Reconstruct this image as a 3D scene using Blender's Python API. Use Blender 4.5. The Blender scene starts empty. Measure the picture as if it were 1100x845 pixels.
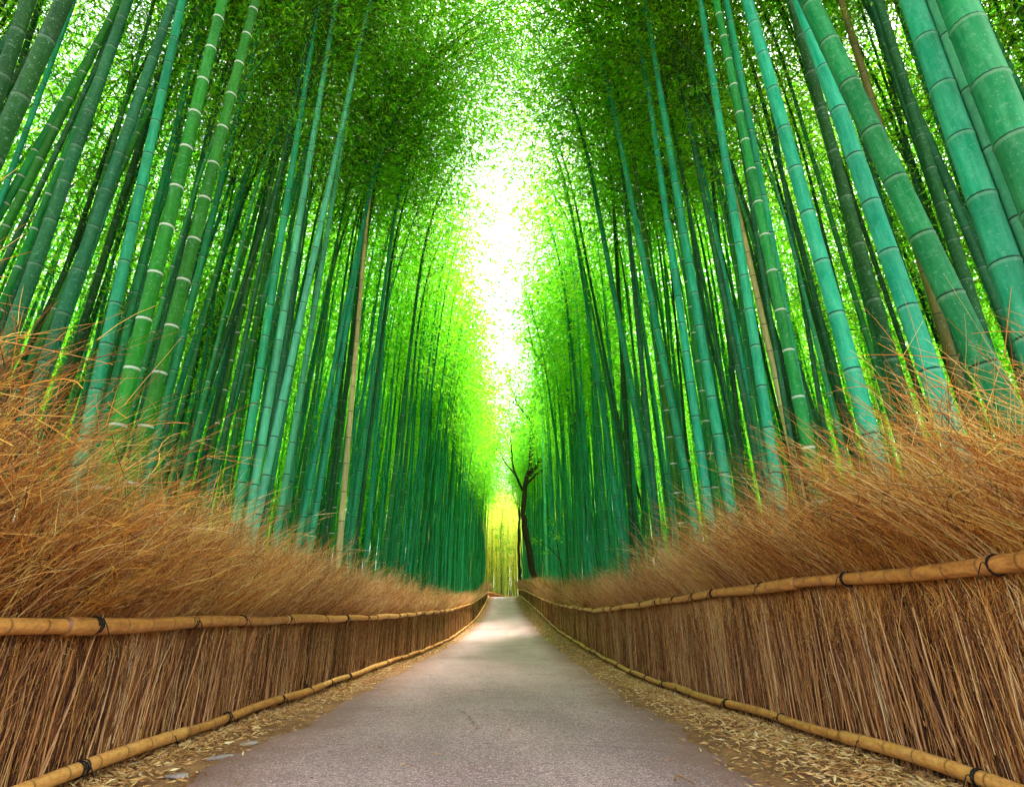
import bpy, math
import numpy as np
from math import radians as R

rng = np.random.default_rng(11)
sc = bpy.context.scene
col = sc.collection

# ------------------------------------------------------------------ helpers
def tag(o, label=None, cat=None, group=None, kind=None):
    if label: o['label'] = label
    if cat: o['category'] = cat
    if group: o['group'] = group
    if kind: o['kind'] = kind
    return o

def empty(name, loc=(0, 0, 0), rot=(0, 0, 0)):
    o = bpy.data.objects.new(name, None)
    col.objects.link(o)
    o.location = loc
    o.rotation_euler = rot
    o.empty_display_size = 0.2
    return o

def mk(name, V, Q, mat, parent=None, attrs=None, smooth=True):
    """one mesh from numpy arrays: V (n,3); Q (m,4) quads or (m,3) triangles"""
    me = bpy.data.meshes.new(name)
    V = np.ascontiguousarray(V, dtype=np.float32)
    Q = np.ascontiguousarray(Q, dtype=np.int32)
    k = Q.shape[1]
    me.vertices.add(len(V)); me.vertices.foreach_set('co', V.ravel())
    me.loops.add(Q.size); me.loops.foreach_set('vertex_index', Q.ravel())
    me.polygons.add(len(Q))
    me.polygons.foreach_set('loop_start', np.arange(0, Q.size, k, dtype=np.int32))
    me.polygons.foreach_set('loop_total', np.full(len(Q), k, dtype=np.int32))
    me.polygons.foreach_set('use_smooth', np.full(len(Q), smooth, dtype=bool))
    me.update(calc_edges=True)
    for n, a in (attrs or {}).items():
        at = me.attributes.new(n, 'FLOAT', 'POINT')
        at.data.foreach_set('value', np.ascontiguousarray(a, dtype=np.float32).ravel())
    me.materials.append(mat)
    return link(name, me, parent)

def link(name, me, parent=None):
    o = bpy.data.objects.new(name, me)
    col.objects.link(o)
    if parent: o.parent = parent
    return o

def tubes(P, Rd, sides=6, cap=False):
    """P (N,K,3) centre lines, Rd (N,K) radii -> V, Q, (index of path, index along)"""
    N, K, _ = P.shape
    T = np.gradient(P, axis=1)
    T /= np.linalg.norm(T, axis=2, keepdims=True) + 1e-9
    ref = np.zeros((N, 1, 3)); ref[:, 0, 0] = 0.31; ref[:, 0, 1] = 0.95
    flat = np.abs((T * ref).sum(2, keepdims=True).mean(1, keepdims=True)) > 0.8
    ref = np.where(flat, np.array([0.05, 0.02, 1.0]), ref)
    U = np.cross(T, ref); U /= np.linalg.norm(U, axis=2, keepdims=True) + 1e-9
    W_ = np.cross(T, U)
    a = np.arange(sides) * 2 * np.pi / sides
    ring = (U[:, :, None, :] * np.cos(a)[None, None, :, None] + W_[:, :, None, :] * np.sin(a)[None, None, :, None])
    V = P[:, :, None, :] + ring * Rd[:, :, None, None]
    idx = np.arange(N * K * sides).reshape(N, K, sides)
    A = idx[:, :-1, :]; B = idx[:, 1:, :]
    Q = np.stack([A, np.roll(A, -1, 2), np.roll(B, -1, 2), B], -1).reshape(-1, 4)
    V = V.reshape(-1, 3)
    if cap and sides >= 4:
        extra = []
        for i in range(N):
            for kk, fl in ((0, True), (K - 1, False)):
                ids = idx[i, kk]
                for j in range(1, sides - 1, 2):
                    q = [ids[0], ids[j], ids[j + 1], ids[(j + 2) % sides]]
                    extra.append(q[::-1] if fl else q)
        Q = np.concatenate([Q, np.array(extra)])
    return V, Q

def rep(a, K, sides):
    """per-path values to per-vertex values"""
    return np.repeat(np.asarray(a), K * sides)

def sstep(x, a, b):
    t = np.clip((np.asarray(x, float) - a) / (b - a), 0, 1)
    return t * t * (3 - 2 * t)

def join(parts):
    """list of (V, Q, attrs) -> one"""
    Vs, Qs, At, n = [], [], {}, 0
    for V, Q, a in parts:
        Vs.append(V); Qs.append(Q + n); n += len(V)
        for k_, v in a.items(): At.setdefault(k_, []).append(v)
    return np.concatenate(Vs), np.concatenate(Qs), {k_: np.concatenate(v) for k_, v in At.items()}

# ------------------------------------------------------------------ materials
class NT:
    def __init__(s, name):
        s.m = bpy.data.materials.new(name); s.m.use_nodes = True
        s.t = s.m.node_tree; s.t.nodes.clear()
        s.out = s.n('ShaderNodeOutputMaterial')
    def n(s, typ, **kw):
        nd = s.t.nodes.new(typ)
        for k_, v in kw.items(): setattr(nd, k_, v)
        return nd
    def set(s, sock, v):
        if hasattr(v, 'is_linked') or isinstance(v, bpy.types.NodeSocket): s.t.links.new(v, sock)
        else: sock.default_value = v
    def attr(s, name): return s.n('ShaderNodeAttribute', attribute_name=name).outputs['Fac']
    def objrand(s): return s.n('ShaderNodeObjectInfo').outputs['Random']
    def co(s, which='Object'): return s.n('ShaderNodeTexCoord').outputs[which]
    def math(s, op, a, b=0.0, c=0.0):
        nd = s.n('ShaderNodeMath', operation=op)
        for i, v in enumerate((a, b, c)): s.set(nd.inputs[i], v)
        return nd.outputs[0]
    def noise(s, vec, scale, detail=4, rough=0.6):
        nd = s.n('ShaderNodeTexNoise')
        if vec is not None: s.set(nd.inputs['Vector'], vec)
        nd.inputs['Scale'].default_value = scale; nd.inputs['Detail'].default_value = detail
        nd.inputs['Roughness'].default_value = rough
        return nd.outputs['Fac']
    def mapv(s, vec, scale):
        nd = s.n('ShaderNodeMapping'); s.set(nd.inputs['Vector'], vec); nd.inputs['Scale'].default_value = scale
        return nd.outputs[0]
    def ramp(s, fac, stops, interp='LINEAR'):
        nd = s.n('ShaderNodeValToRGB'); r = nd.color_ramp; r.interpolation = interp
        while len(r.elements) < len(stops): r.elements.new(0.5)
        for e, (p, c) in zip(r.elements, stops): e.position = p; e.color = (*c, 1) if len(c) == 3 else c
        s.set(nd.inputs[0], fac); return nd.outputs[0]
    def mix(s, fac, a, b, blend='MIX'):
        nd = s.n('ShaderNodeMix', data_type='RGBA', blend_type=blend)
        s.set(nd.inputs[0], fac)
        for i, v in ((6, a), (7, b)):
            s.set(nd.inputs[i], (*v, 1) if isinstance(v, tuple) and len(v) == 3 else v)
        return nd.outputs[2]
    def hsv(s, c, h=0.5, sa=1.0, v=1.0):
        nd = s.n('ShaderNodeHueSaturation')
        s.set(nd.inputs['Hue'], h); s.set(nd.inputs['Saturation'], sa); s.set(nd.inputs['Value'], v); s.set(nd.inputs['Color'], c)
        return nd.outputs[0]
    def bump(s, h, strength=0.3, dist=0.01):
        nd = s.n('ShaderNodeBump'); nd.inputs['Strength'].default_value = strength; nd.inputs['Distance'].default_value = dist
        s.set(nd.inputs['Height'], h); return nd.outputs[0]
    def principled(s, color, rough=0.6, spec=0.4, normal=None):
        nd = s.n('ShaderNodeBsdfPrincipled')
        s.set(nd.inputs['Base Color'], (*color, 1) if isinstance(color, tuple) and len(color) == 3 else color)
        s.set(nd.inputs['Roughness'], rough); s.set(nd.inputs['Specular IOR Level'], spec)
        if normal is not None: s.set(nd.inputs['Normal'], normal)
        return nd.outputs[0]
    def done(s, sh): s.t.links.new(sh, s.out.inputs['Surface']); return s.m

def culm_material(name, c0, c1, ring, line, powder=0.5, rough=0.42):
    t = NT(name)
    node = t.attr('node'); hgt = t.attr('hgt')
    fr = t.math('FRACT', node)
    rnd = t.math('FRACT', t.math('ADD', t.objrand(), t.attr('vary')))
    base = t.mix(rnd, c0, c1)
    seg = t.n('ShaderNodeTexWhiteNoise', noise_dimensions='1D')
    t.set(seg.inputs['W'], t.math('ADD', t.math('FLOOR', node), t.math('MULTIPLY', rnd, 57.0)))
    segv = t.math('MULTIPLY_ADD', seg.outputs['Value'], 0.36, 0.82)
    ob = t.co()
    n1 = t.noise(t.mapv(ob, (7, 7, 0.8)), 3.0, 5, 0.65)
    n2 = t.noise(ob, 22.0, 4, 0.7)
    v = t.math('MULTIPLY', t.math('MULTIPLY', segv, t.math('MULTIPLY_ADD', rnd, 0.5, 0.75)), t.math('MULTIPLY_ADD', n1, 1.1, 0.45))
    c = t.hsv(base, t.math('MULTIPLY_ADD', rnd, 0.05, 0.475), t.math('MULTIPLY_ADD', n1, -0.35, 1.15), v)
    # pale waxy bloom low on the culm and in patches of lichen
    low = t.math('MULTIPLY', t.math('SUBTRACT', 1.0, t.math('DIVIDE', hgt, 6.0)), powder)
    low = t.math('MAXIMUM', low, 0.0)
    fac = t.math('MULTIPLY', low, t.math('MULTIPLY_ADD', n1, 0.9, 0.25))
    c = t.mix(t.math('MULTIPLY', fac, 0.55), c, (0.10, 0.42, 0.26))
    lich = t.ramp(n2, [(0.55, (0, 0, 0)), (0.70, (1, 1, 1))])
    smud = t.ramp(t.noise(t.mapv(ob, (1, 1, 0.5)), 9.0, 6, 0.75), [(0.50, (0, 0, 0)), (0.68, (1, 1, 1))])
    c = t.mix(t.math('MULTIPLY', smud, 0.35), c, t.hsv(c, 0.49, 1.0, 0.45))
    spot = t.ramp(t.noise(ob, 70.0, 2, 0.5), [(0.66, (0, 0, 0)), (0.72, (1, 1, 1))])
    c = t.mix(t.math('MULTIPLY', spot, 0.4), c, (0.30, 0.52, 0.38))
    c = t.mix(t.math('MULTIPLY', lich, 0.24), c, (0.22, 0.46, 0.32))
    # below each node a waxy band, at the node a narrow dark scar
    band = t.ramp(fr, [(0.945, (0, 0, 0)), (0.968, (1, 1, 1)), (0.988, (1, 1, 1)), (1.0, (0, 0, 0))])
    c = t.mix(t.math('MULTIPLY', band, ring), c, (0.62, 0.72, 0.60))
    stain = t.ramp(t.noise(t.mapv(ob, (2.5, 2.5, 0.35)), 2.0, 6, 0.7), [(0.48, (0, 0, 0)), (0.70, (1, 1, 1))])
    c = t.mix(t.math('MULTIPLY', stain, 0.25), c, (0.05, 0.15, 0.018))
    c = t.mix(t.math('MULTIPLY', t.math('POWER', fr, 6.0), 0.12), c, (0.08, 0.28, 0.14))
    scar = t.ramp(fr, [(0.0, (1, 1, 1)), (0.018, (1, 1, 1)), (0.04, (0, 0, 0))])
    c = t.mix(t.math('MULTIPLY', scar, line), c, (0.012, 0.022, 0.014))
    return t.done(t.principled(c, 0.5, 0.08, t.bump(n1, 0.12, 0.01)))

CULM = {
    'teal': culm_material('culm_teal', (0.006, 0.245, 0.092), (0.010, 0.33, 0.140), 0.12, 0.95, 0.45),
    'pale': culm_material('culm_pale', (0.055, 0.42, 0.22), (0.09, 0.49, 0.28), 0.08, 0.95, 0.4),
    'green': culm_material('culm_green', (0.008, 0.165, 0.024), (0.014, 0.22, 0.055), 0.30, 0.5, 0.4),
    'ring': culm_material('culm_ring', (0.005, 0.155, 0.003), (0.008, 0.19, 0.007), 0.72, 0.3, 0.06),
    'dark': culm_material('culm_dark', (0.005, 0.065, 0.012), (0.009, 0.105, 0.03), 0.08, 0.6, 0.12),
    'tan': culm_material('culm_tan', (0.50, 0.50, 0.17), (0.56, 0.54, 0.22), 0.0, 0.9, 0.2),
    'brown': culm_material('culm_brown', (0.085, 0.080, 0.018), (0.10, 0.09, 0.02), 0.0, 0.8, 0.0),
    'gold': culm_material('culm_sun_tint', (0.22, 0.30, 0.05), (0.42, 0.42, 0.08), 0.1, 0.5, 0.0),  # far culms: the warm sunlight is painted into their colour
}

def leaf_material(name, stops, tstops, mixf=0.5, rough=0.5):
    t = NT(name)
    tone = t.attr('tone'); rnd = t.objrand()
    f = t.math('ADD', t.math('MULTIPLY', tone, 0.72), t.math('MULTIPLY', rnd, 0.28))
    d = t.principled(t.ramp(f, stops), rough, 0.25)
    tr = t.n('ShaderNodeBsdfTranslucent'); t.set(tr.inputs['Color'], t.ramp(f, tstops))
    mx = t.n('ShaderNodeMixShader'); mx.inputs[0].default_value = mixf
    t.t.links.new(d, mx.inputs[1]); t.t.links.new(tr.outputs[0], mx.inputs[2])
    return t.done(mx.outputs[0])

LEAF = leaf_material('bamboo_leaf',
    [(0.0, (0.016, 0.14, 0.006)), (0.42, (0.065, 0.31, 0.010)), (0.78, (0.17, 0.42, 0.014)), (1.0, (0.32, 0.42, 0.022))],
    [(0.0, (0.05, 0.46, 0.010)), (0.42, (0.22, 0.74, 0.016)), (0.78, (0.52, 0.86, 0.030)), (1.0, (0.80, 0.82, 0.06))], 0.64)
LEAF_SUN_TINT = leaf_material('leaf_sun_tint',  # far-end leaves, yellow sunlight put into the colour itself
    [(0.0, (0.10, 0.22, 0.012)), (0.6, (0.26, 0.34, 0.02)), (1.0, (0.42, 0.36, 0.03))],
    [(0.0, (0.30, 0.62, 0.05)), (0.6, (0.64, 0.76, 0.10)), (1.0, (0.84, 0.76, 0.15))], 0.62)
LEAF_TREE = leaf_material('tree_leaf',
    [(0.0, (0.020, 0.12, 0.010)), (1.0, (0.09, 0.26, 0.015))],
    [(0.0, (0.06, 0.40, 0.012)), (1.0, (0.34, 0.66, 0.02))], 0.5)

def simple(name, ramp_stops, attr='tone', rough=0.75, spec=0.2, nscale=None):
    t = NT(name)
    f = t.attr(attr)
    if nscale:
        f = t.math('ADD', f, t.math('MULTIPLY_ADD', t.noise(t.co(), nscale, 5), 0.7, -0.35))
    c = t.ramp(f, ramp_stops)
    return t.done(t.principled(c, rough, spec))

TWIG = simple('bamboo_twig', [(0, (0.02, 0.06, 0.012)), (1, (0.07, 0.16, 0.03))])
def brush_material():
    t = NT('dry_brushwood')
    f = t.attr('tone')
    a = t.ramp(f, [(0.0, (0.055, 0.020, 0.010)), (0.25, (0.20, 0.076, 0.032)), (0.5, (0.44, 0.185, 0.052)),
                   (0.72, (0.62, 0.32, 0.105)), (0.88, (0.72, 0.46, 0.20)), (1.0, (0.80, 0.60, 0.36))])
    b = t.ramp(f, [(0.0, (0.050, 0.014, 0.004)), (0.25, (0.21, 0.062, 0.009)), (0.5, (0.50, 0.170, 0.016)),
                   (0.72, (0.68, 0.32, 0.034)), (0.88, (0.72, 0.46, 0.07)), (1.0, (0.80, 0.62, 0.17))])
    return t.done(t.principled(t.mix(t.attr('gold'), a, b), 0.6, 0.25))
BRUSH = brush_material()
CANE = simple('dry_cane', [(0.0, (0.20, 0.085, 0.035)), (0.5, (0.46, 0.22, 0.075)), (1.0, (0.62, 0.37, 0.17))], rough=0.5, spec=0.35, nscale=9)
LITTER = simple('dry_leaf', [(0, (0.13, 0.06, 0.025)), (0.25, (0.36, 0.17, 0.05)), (0.6, (0.60, 0.36, 0.12)), (0.85, (0.72, 0.53, 0.23)), (1.0, (0.80, 0.69, 0.42))], rough=0.55)
WIRE = simple('black_cord', [(0, (0.008, 0.007, 0.007)), (1, (0.02, 0.018, 0.018))], rough=0.6)
BARK = simple('dark_bark', [(0.0, (0.012, 0.009, 0.006)), (0.6, (0.045, 0.032, 0.018)), (1.0, (0.09, 0.07, 0.03))], rough=0.9, nscale=6)
SHEATH = simple('culm_sheath', [(0, (0.16, 0.13, 0.02)), (1, (0.28, 0.22, 0.05))], nscale=5)

def pole_material():
    t = NT('cut_bamboo_pole')
    node = t.attr('node'); fr = t.math('FRACT', node); ob = t.co()
    n1 = t.noise(t.mapv(ob, (5, 1.2, 5)), 6, 6, 0.7)
    n2 = t.noise(ob, 30, 4, 0.7)
    c = t.ramp(t.math('ADD', n1, t.math('MULTIPLY_ADD', t.attr('tone'), 0.3, -0.15)),
               [(0.25, (0.38, 0.15, 0.035)), (0.5, (0.68, 0.32, 0.075)), (0.75, (0.78, 0.44, 0.14))])
    dirt = t.ramp(n2, [(0.48, (0, 0, 0)), (0.75, (1, 1, 1))])
    c = t.mix(t.math('MULTIPLY', dirt, 0.55), c, (0.16, 0.065, 0.022))
    sc_ = t.ramp(fr, [(0, (1, 1, 1)), (0.03, (1, 1, 1)), (0.06, (0, 0, 0)), (0.95, (0, 0, 0)), (1.0, (0.5, 0.5, 0.5))])
    c = t.mix(t.math('MULTIPLY', sc_, 0.7), c, (0.10, 0.04, 0.015))
    return t.done(t.principled(c, 0.38, 0.45, t.bump(n1, 0.15, 0.01)))
POLE = pole_material()

def road_material():
    t = NT('worn_asphalt'); ob = t.co()
    big = t.noise(ob, 0.55, 5, 0.6)
    c = t.ramp(big, [(0.3, (0.345, 0.238, 0.242)), (0.7, (0.455, 0.335, 0.335))])
    vor = t.n('ShaderNodeTexVoronoi'); t.set(vor.inputs['Vector'], ob); vor.inputs['Scale'].default_value = 95
    sp = t.ramp(t.n('ShaderNodeSeparateColor').outputs[0], [(0, (0, 0, 0)), (1, (1, 1, 1))])
    sepc = t.n('ShaderNodeSeparateColor'); t.set(sepc.inputs[0], vor.outputs['Color'])
    ston = t.ramp(sepc.outputs[0], [(0.0, (0.35, 0.32, 0.32)), (0.35, (0.85, 0.8, 0.8)), (0.8, (1.1, 1.05, 1.02)), (0.95, (2.1, 2.0, 1.9))])
    c = t.mix(1.0, c, ston, 'MULTIPLY')
    fine = t.noise(ob, 140, 3, 0.8)
    c = t.mix(1.0, c, t.ramp(fine, [(0.3, (0.45, 0.42, 0.42)), (0.62, (1.25, 1.2, 1.2))]), 'MULTIPLY')
    # worn, dusty and damp blotches
    blot = t.ramp(t.noise(ob, 1.7, 6, 0.7), [(0.40, (0, 0, 0)), (0.66, (1, 1, 1))])
    c = t.mix(t.math('MULTIPLY', blot, 0.30), c, (0.34, 0.27, 0.235))
    # three old transverse seams
    sx = t.n('ShaderNodeSeparateXYZ'); t.set(sx.inputs[0], ob)
    wob = t.math('MULTIPLY_ADD', t.noise(ob, 1.3, 5, 0.65), 0.5, -0.25)
    yy = t.math('ADD', sx.outputs[1], wob)
    tot = None
    for y0, w in ((6.1, 0.018), (7.15, 0.012), (9.6, 0.03), (13.4, 0.05), (19.0, 0.07)):
        d = t.math('ABSOLUTE', t.math('SUBTRACT', yy, y0))
        k_ = t.math('SUBTRACT', 1.0, t.math('DIVIDE', d, w)); k_ = t.math('MAXIMUM', k_, 0.0)
        tot = k_ if tot is None else t.math('MAXIMUM', tot, k_)
    brk = t.ramp(t.noise(ob, 2.4, 4, 0.6), [(0.45, (0, 0, 0)), (0.6, (1, 1, 1))])
    c = t.mix(t.math('MULTIPLY', t.math('MULTIPLY', tot, brk), 0.8), c, (0.05, 0.035, 0.03))
    # soil trodden onto the edges
    e = t.attr('edge')
    soil = t.ramp(t.math('ADD', e, t.math('MULTIPLY_ADD', t.noise(ob, 4, 6, 0.7), 0.5, -0.25)), [(0.62, (0, 0, 0)), (0.95, (1, 1, 1))])
    c = t.mix(t.math('MULTIPLY', soil, 0.75), c, (0.20, 0.095, 0.055))
    # hairline cracks and darker worn patches
    cv = t.n('ShaderNodeTexVoronoi', feature='DISTANCE_TO_EDGE'); cv.inputs['Scale'].default_value = 0.55
    wv = t.n('ShaderNodeMix', data_type='VECTOR'); wv.inputs[0].default_value = 0.16
    nv = t.n('ShaderNodeTexNoise'); t.set(nv.inputs['Vector'], ob); nv.inputs['Scale'].default_value = 3.5; nv.inputs['Detail'].default_value = 6
    t.set(wv.inputs[4], ob); t.set(wv.inputs[5], nv.outputs['Color']); t.set(cv.inputs['Vector'], wv.outputs[1])
    cr = t.ramp(cv.outputs['Distance'], [(0.0, (1, 1, 1)), (0.010, (0, 0, 0))])
    crm = t.ramp(t.noise(ob, 0.9, 3), [(0.50, (0, 0, 0)), (0.62, (1, 1, 1))])
    c = t.mix(t.math('MULTIPLY', t.math('MULTIPLY', cr, crm), 0.6), c, (0.06, 0.04, 0.035))
    wear = t.ramp(t.noise(t.mapv(ob, (1.0, 0.28, 1.0)), 0.9, 5, 0.65), [(0.38, (1, 1, 1)), (0.58, (0, 0, 0))])
    c = t.mix(t.math('MULTIPLY', wear, 0.28), c, (0.13, 0.095, 0.10))
    h = t.math('ADD', fine, sepc.outputs[1])
    return t.done(t.principled(c, 0.85, 0.25, t.bump(h, 0.5, 0.006)))
ROAD = road_material()

def soil_material():
    t = NT('leafy_soil'); ob = t.co()
    n1 = t.noise(ob, 3, 8, 0.75); n2 = t.noise(ob, 38, 6, 0.8)
    f = t.math('ADD', t.math('MULTIPLY', n1, 0.5), t.math('MULTIPLY', n2, 0.5))
    c = t.ramp(f, [(0.30, (0.055, 0.028, 0.016)), (0.46, (0.19, 0.095, 0.045)), (0.58, (0.34, 0.185, 0.08)), (0.72, (0.50, 0.33, 0.15))])
    return t.done(t.principled(c, 0.95, 0.1, t.bump(f, 0.8, 0.03)))
SOIL = soil_material()

def stone_material():
    t = NT('pale_stone'); ob = t.co()
    c = t.ramp(t.noise(ob, 14, 6, 0.7), [(0.3, (0.17, 0.14, 0.13)), (0.7, (0.38, 0.33, 0.30))])
    return t.done(t.principled(c, 0.85, 0.2, t.bump(t.noise(ob, 30, 5), 0.4, 0.01)))
STONE = stone_material()

# ------------------------------------------------------------------ lie of the land
def halfw(y): return 3.05 - 1.1 * np.clip((np.asarray(y, float) - 7) / 55, 0, 1)      # fence line to the path's centre
YL = [-30, 0, 4.4, 8, 12, 15, 20, 29, 38, 48, 57, 66, 72, 76, 90, 140, 400]
ZL = [-.12, -.15, -.16, -.24, -.31, -.33, -.44, -.47, -.23, .17, .93, 1.75, 2.25, 2.32, 2.1, 2.0, 2.0]
YR = [-30, 0, 4.0, 8, 11, 14, 20, 28, 41, 50, 58.7, 66, 72, 76, 90, 140, 400]
ZR = [-.1, -.10, -.08, -.28, -.39, -.45, -.33, -.10, .75, 1.32, 1.81, 2.12, 2.32, 2.36, 2.1, 2.0, 2.0]
def smooth_tab(Y, Z):
    yy = np.arange(-30, 400, 0.25); zz = np.interp(yy, Y, Z)
    k_ = np.hanning(25); k_ /= k_.sum()
    zp = np.pad(zz, 12, mode='edge')
    return yy, np.convolve(zp, k_, 'valid')
TL = smooth_tab(YL, ZL); TR = smooth_tab(YR, ZR)
def gL(y): return np.interp(y, *TL)
def gR(y): return np.interp(y, *TR)
def road_l(y): return -2.36 + 0.84 * sstep(y, 14, 62)
def road_r(y): return 1.93 + 0.10 * sstep(y, 5, 14) - 0.55 * sstep(y, 20, 62)
def plan(x, y):
    """smooth surface through both verges, the path kept flatter than the banks"""
    w = halfw(y); a, b = gL(y), gR(y)
    t = np.clip((x + w) / (road_r(y) + w), 0, 1) * 0.42 + sstep(x, road_r(y), w) * 0.58
    return a + (b - a) * t
def ground(x, y):
    x = np.asarray(x, float); y = np.asarray(y, float)
    z = plan(np.clip(x, -3.6, 3.6), y)
    off = np.maximum(np.abs(x) - halfw(y), 0)
    z = z + 0.25 * sstep(off, 0.2, 3) + 0.5 * sstep(off, 3, 25)
    z = z + 0.02 * np.sin(3.1 * x + 1.3 * y) * np.cos(2.3 * y - 0.7 * x) * sstep(np.abs(x), 1.6, 2.2)
    inside = np.minimum(x - road_l(y), road_r(y) - x)
    z = z - 0.05 * sstep(inside, -0.02, 0.22)
    return z

xs = np.unique(np.concatenate([np.arange(-4, 4.01, 0.11), np.arange(4, 30, 1.0), -np.arange(4, 30, 1.0), np.arange(30, 421, 30), -np.arange(30, 421, 30)]))
ys = np.unique(np.concatenate([np.arange(-30, 1, 2.0), np.arange(1, 14, 0.13), np.arange(14, 80, 0.5), np.arange(80, 120, 3), np.arange(120, 421, 30)]))
X, Y = np.meshgrid(xs, ys)
Vg = np.stack([X, Y, ground(X, Y)], -1).reshape(-1, 3)
nx, ny = len(xs), len(ys)
I = np.arange(nx * ny).reshape(ny, nx)
Qg = np.stack([I[:-1, :-1], I[:-1, 1:], I[1:, 1:], I[1:, :-1]], -1).reshape(-1, 4)
tag(mk('ground', Vg, Qg, SOIL), kind='structure')

ys = np.concatenate([np.arange(-8, 1, 0.5), np.arange(1, 16, 0.1), np.arange(16, 79, 0.4)])
ts = np.linspace(0, 1, 41)
Yr, Tt = np.meshgrid(ys, ts, indexing='ij')
jl = 0.07 * np.sin(ys * 1.9) + 0.05 * np.sin(ys * 5.3 + 1) + 0.03 * np.sin(ys * 13.1); jr = 0.08 * np.sin(ys * 1.6 + 2) + 0.05 * np.sin(ys * 4.7) + 0.03 * np.sin(ys * 11.7)
xl = road_l(ys) + jl; xr = road_r(ys) + jr
Xr = xl[:, None] + (xr - xl)[:, None] * Tt
edge = np.abs(Tt - 0.5) * 2
Zr = plan(Xr, Yr) + 0.012 * (1 - edge ** 4) - 0.03 * sstep(edge, 0.94, 1.0) + 0.006 * np.sin(Yr * 0.9 + Xr) 
nI = np.arange(Xr.size).reshape(Xr.shape)
Qr = np.stack([nI[:-1, :-1], nI[:-1, 1:], nI[1:, 1:], nI[1:, :-1]], -1).reshape(-1, 4)
tag(mk('path', np.stack([Xr, Yr, Zr], -1).reshape(-1, 3), Qr, ROAD, attrs={'edge': edge.ravel()}), kind='structure')

# ------------------------------------------------------------------ leaves
def leaf_quads(P, D, L, Wd, rg, fold=0.25):
    """pointed leaf blades: P base points, D directions, L lengths, Wd widths"""
    n = len(P)
    D = D / (np.linalg.norm(D, axis=1, keepdims=True) + 1e-9)
    r = rg.normal(size=(n, 3))
    S = np.cross(D, r); S /= np.linalg.norm(S, axis=1, keepdims=True) + 1e-9
    Nn = np.cross(S, D)
    m = P + D * (L * 0.42)[:, None]
    a = m + S * (Wd * 0.5)[:, None] + Nn * (Wd * fold)[:, None]
    b = m - S * (Wd * 0.5)[:, None] + Nn * (Wd * fold)[:, None]
    tip = P + D * L[:, None] - Nn * (L * 0.08)[:, None]
    V = np.stack([P, a, tip, b], 1).reshape(-1, 3)
    Q = np.arange(4 * n).reshape(n, 4)
    return V, Q

H0 = 18.0
def axis_curve(z, kx, ky):
    t = np.clip((np.asarray(z) / H0 - 0.52) / 0.48, 0, 1)
    return np.stack([kx * t ** 2.8, ky * t ** 2.0, np.asarray(z) - 0.22 * abs(kx) * t ** 4], -1)

def crown(seed, kx, ky, start, nleaf, lsize, spread, dense_top=1.0):
    """foliage + twigs around the upper part of a culm that follows axis_curve"""
    rg = np.random.default_rng(seed)
    nb = 92
    zb = H0 * (start + (0.995 - start) * np.sort(rg.random(nb)) ** 0.85)
    B = axis_curve(zb, kx, ky)
    az = rg.random(nb) * 2 * np.pi
    rel = (zb / H0 - start) / (1 - start)
    ln = spread * (0.55 + 0.75 * np.sin(np.pi * np.clip(rel * 0.8 + 0.18, 0, 1))) * rg.uniform(0.6, 1.25, nb)
    ln *= 1 + (0.5 if abs(kx) > 2 else 0.12) * np.cos(az)      # longer on the side of the light, over the path
    up = rg.uniform(0.35, 0.9, nb)
    out = np.stack([np.cos(az), np.sin(az), 0 * az], -1)
    K = 6
    s = np.linspace(0, 1, K)[None, :, None]
    P = B[:, None, :] + out[:, None, :] * ln[:, None, None] * s + np.array([0, 0, 1.0]) * (ln * up)[:, None, None] * (s - 0.85 * s ** 2.2)
    Rd = np.linspace(0.007, 0.002, K)[None, :] * np.ones((nb, 1)) * (0.7 + 0.5 * ln[:, None] / spread)
    Vt, Qt = tubes(P, Rd, 3)
    tw = (Vt, Qt, {'tone': np.repeat(rg.random(nb), K * 3)})
    per = np.maximum(8, (nleaf * ln / ln.sum()).astype(int))
    bi = np.repeat(np.arange(nb), per); n = len(bi)
    # leaves hang in small sprays
    nspray = 9
    spray = rg.integers(0, nspray, n)
    su = 0.22 + 0.80 * rg.random((nb, nspray))
    off = rg.normal(size=(nb, nspray, 3)) * 0.17 * spread
    u = su[bi, spray]
    f = np.clip(u * (K - 1), 0, K - 1.001); i0 = f.astype(int); fr = (f - i0)[:, None]
    base = P[bi, i0] * (1 - fr) + P[bi, i0 + 1] * fr + off[bi, spray] + rg.normal(size=(n, 3)) * 0.085 * spread
    D = out[bi] * 0.7 + rg.normal(size=(n, 3)) * 0.65 + np.array([0, 0, -0.45])
    L = lsize * rg.uniform(0.6, 1.3, n)
    V, Q = leaf_quads(base, D, L, L * rg.uniform(0.17, 0.25, n), rg)
    brt = rg.random((nb, nspray))[bi, spray]
    tone = np.clip(0.55 * brt + 0.45 * rg.random(n), 0, 1)
    return (V, Q, {'tone': np.repeat(tone, 4)}), tw

TEMPL = []
for i, (kx, ky, st) in enumerate([(.6, .5, .62), (1.0, -.5, .66), (1.4, .7, .60), (2.1, .1, .66), (.4, -.8, .60), (1.7, .9, .64),
                                  (1.0, .5, .34), (1.5, -.6, .24), (.7, .9, .40), (2.8, .2, .62)]):
    fo, tw = crown(100 + i, kx, ky, st, 2200 if 6 <= i < 9 else 3300 if i in (2, 3, 5, 9) else 2400, 0.145, 2.0 if i == 9 else 1.6)
    TEMPL.append(dict(kx=kx, ky=ky, fo=fo, tw=tw, me=None))

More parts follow.
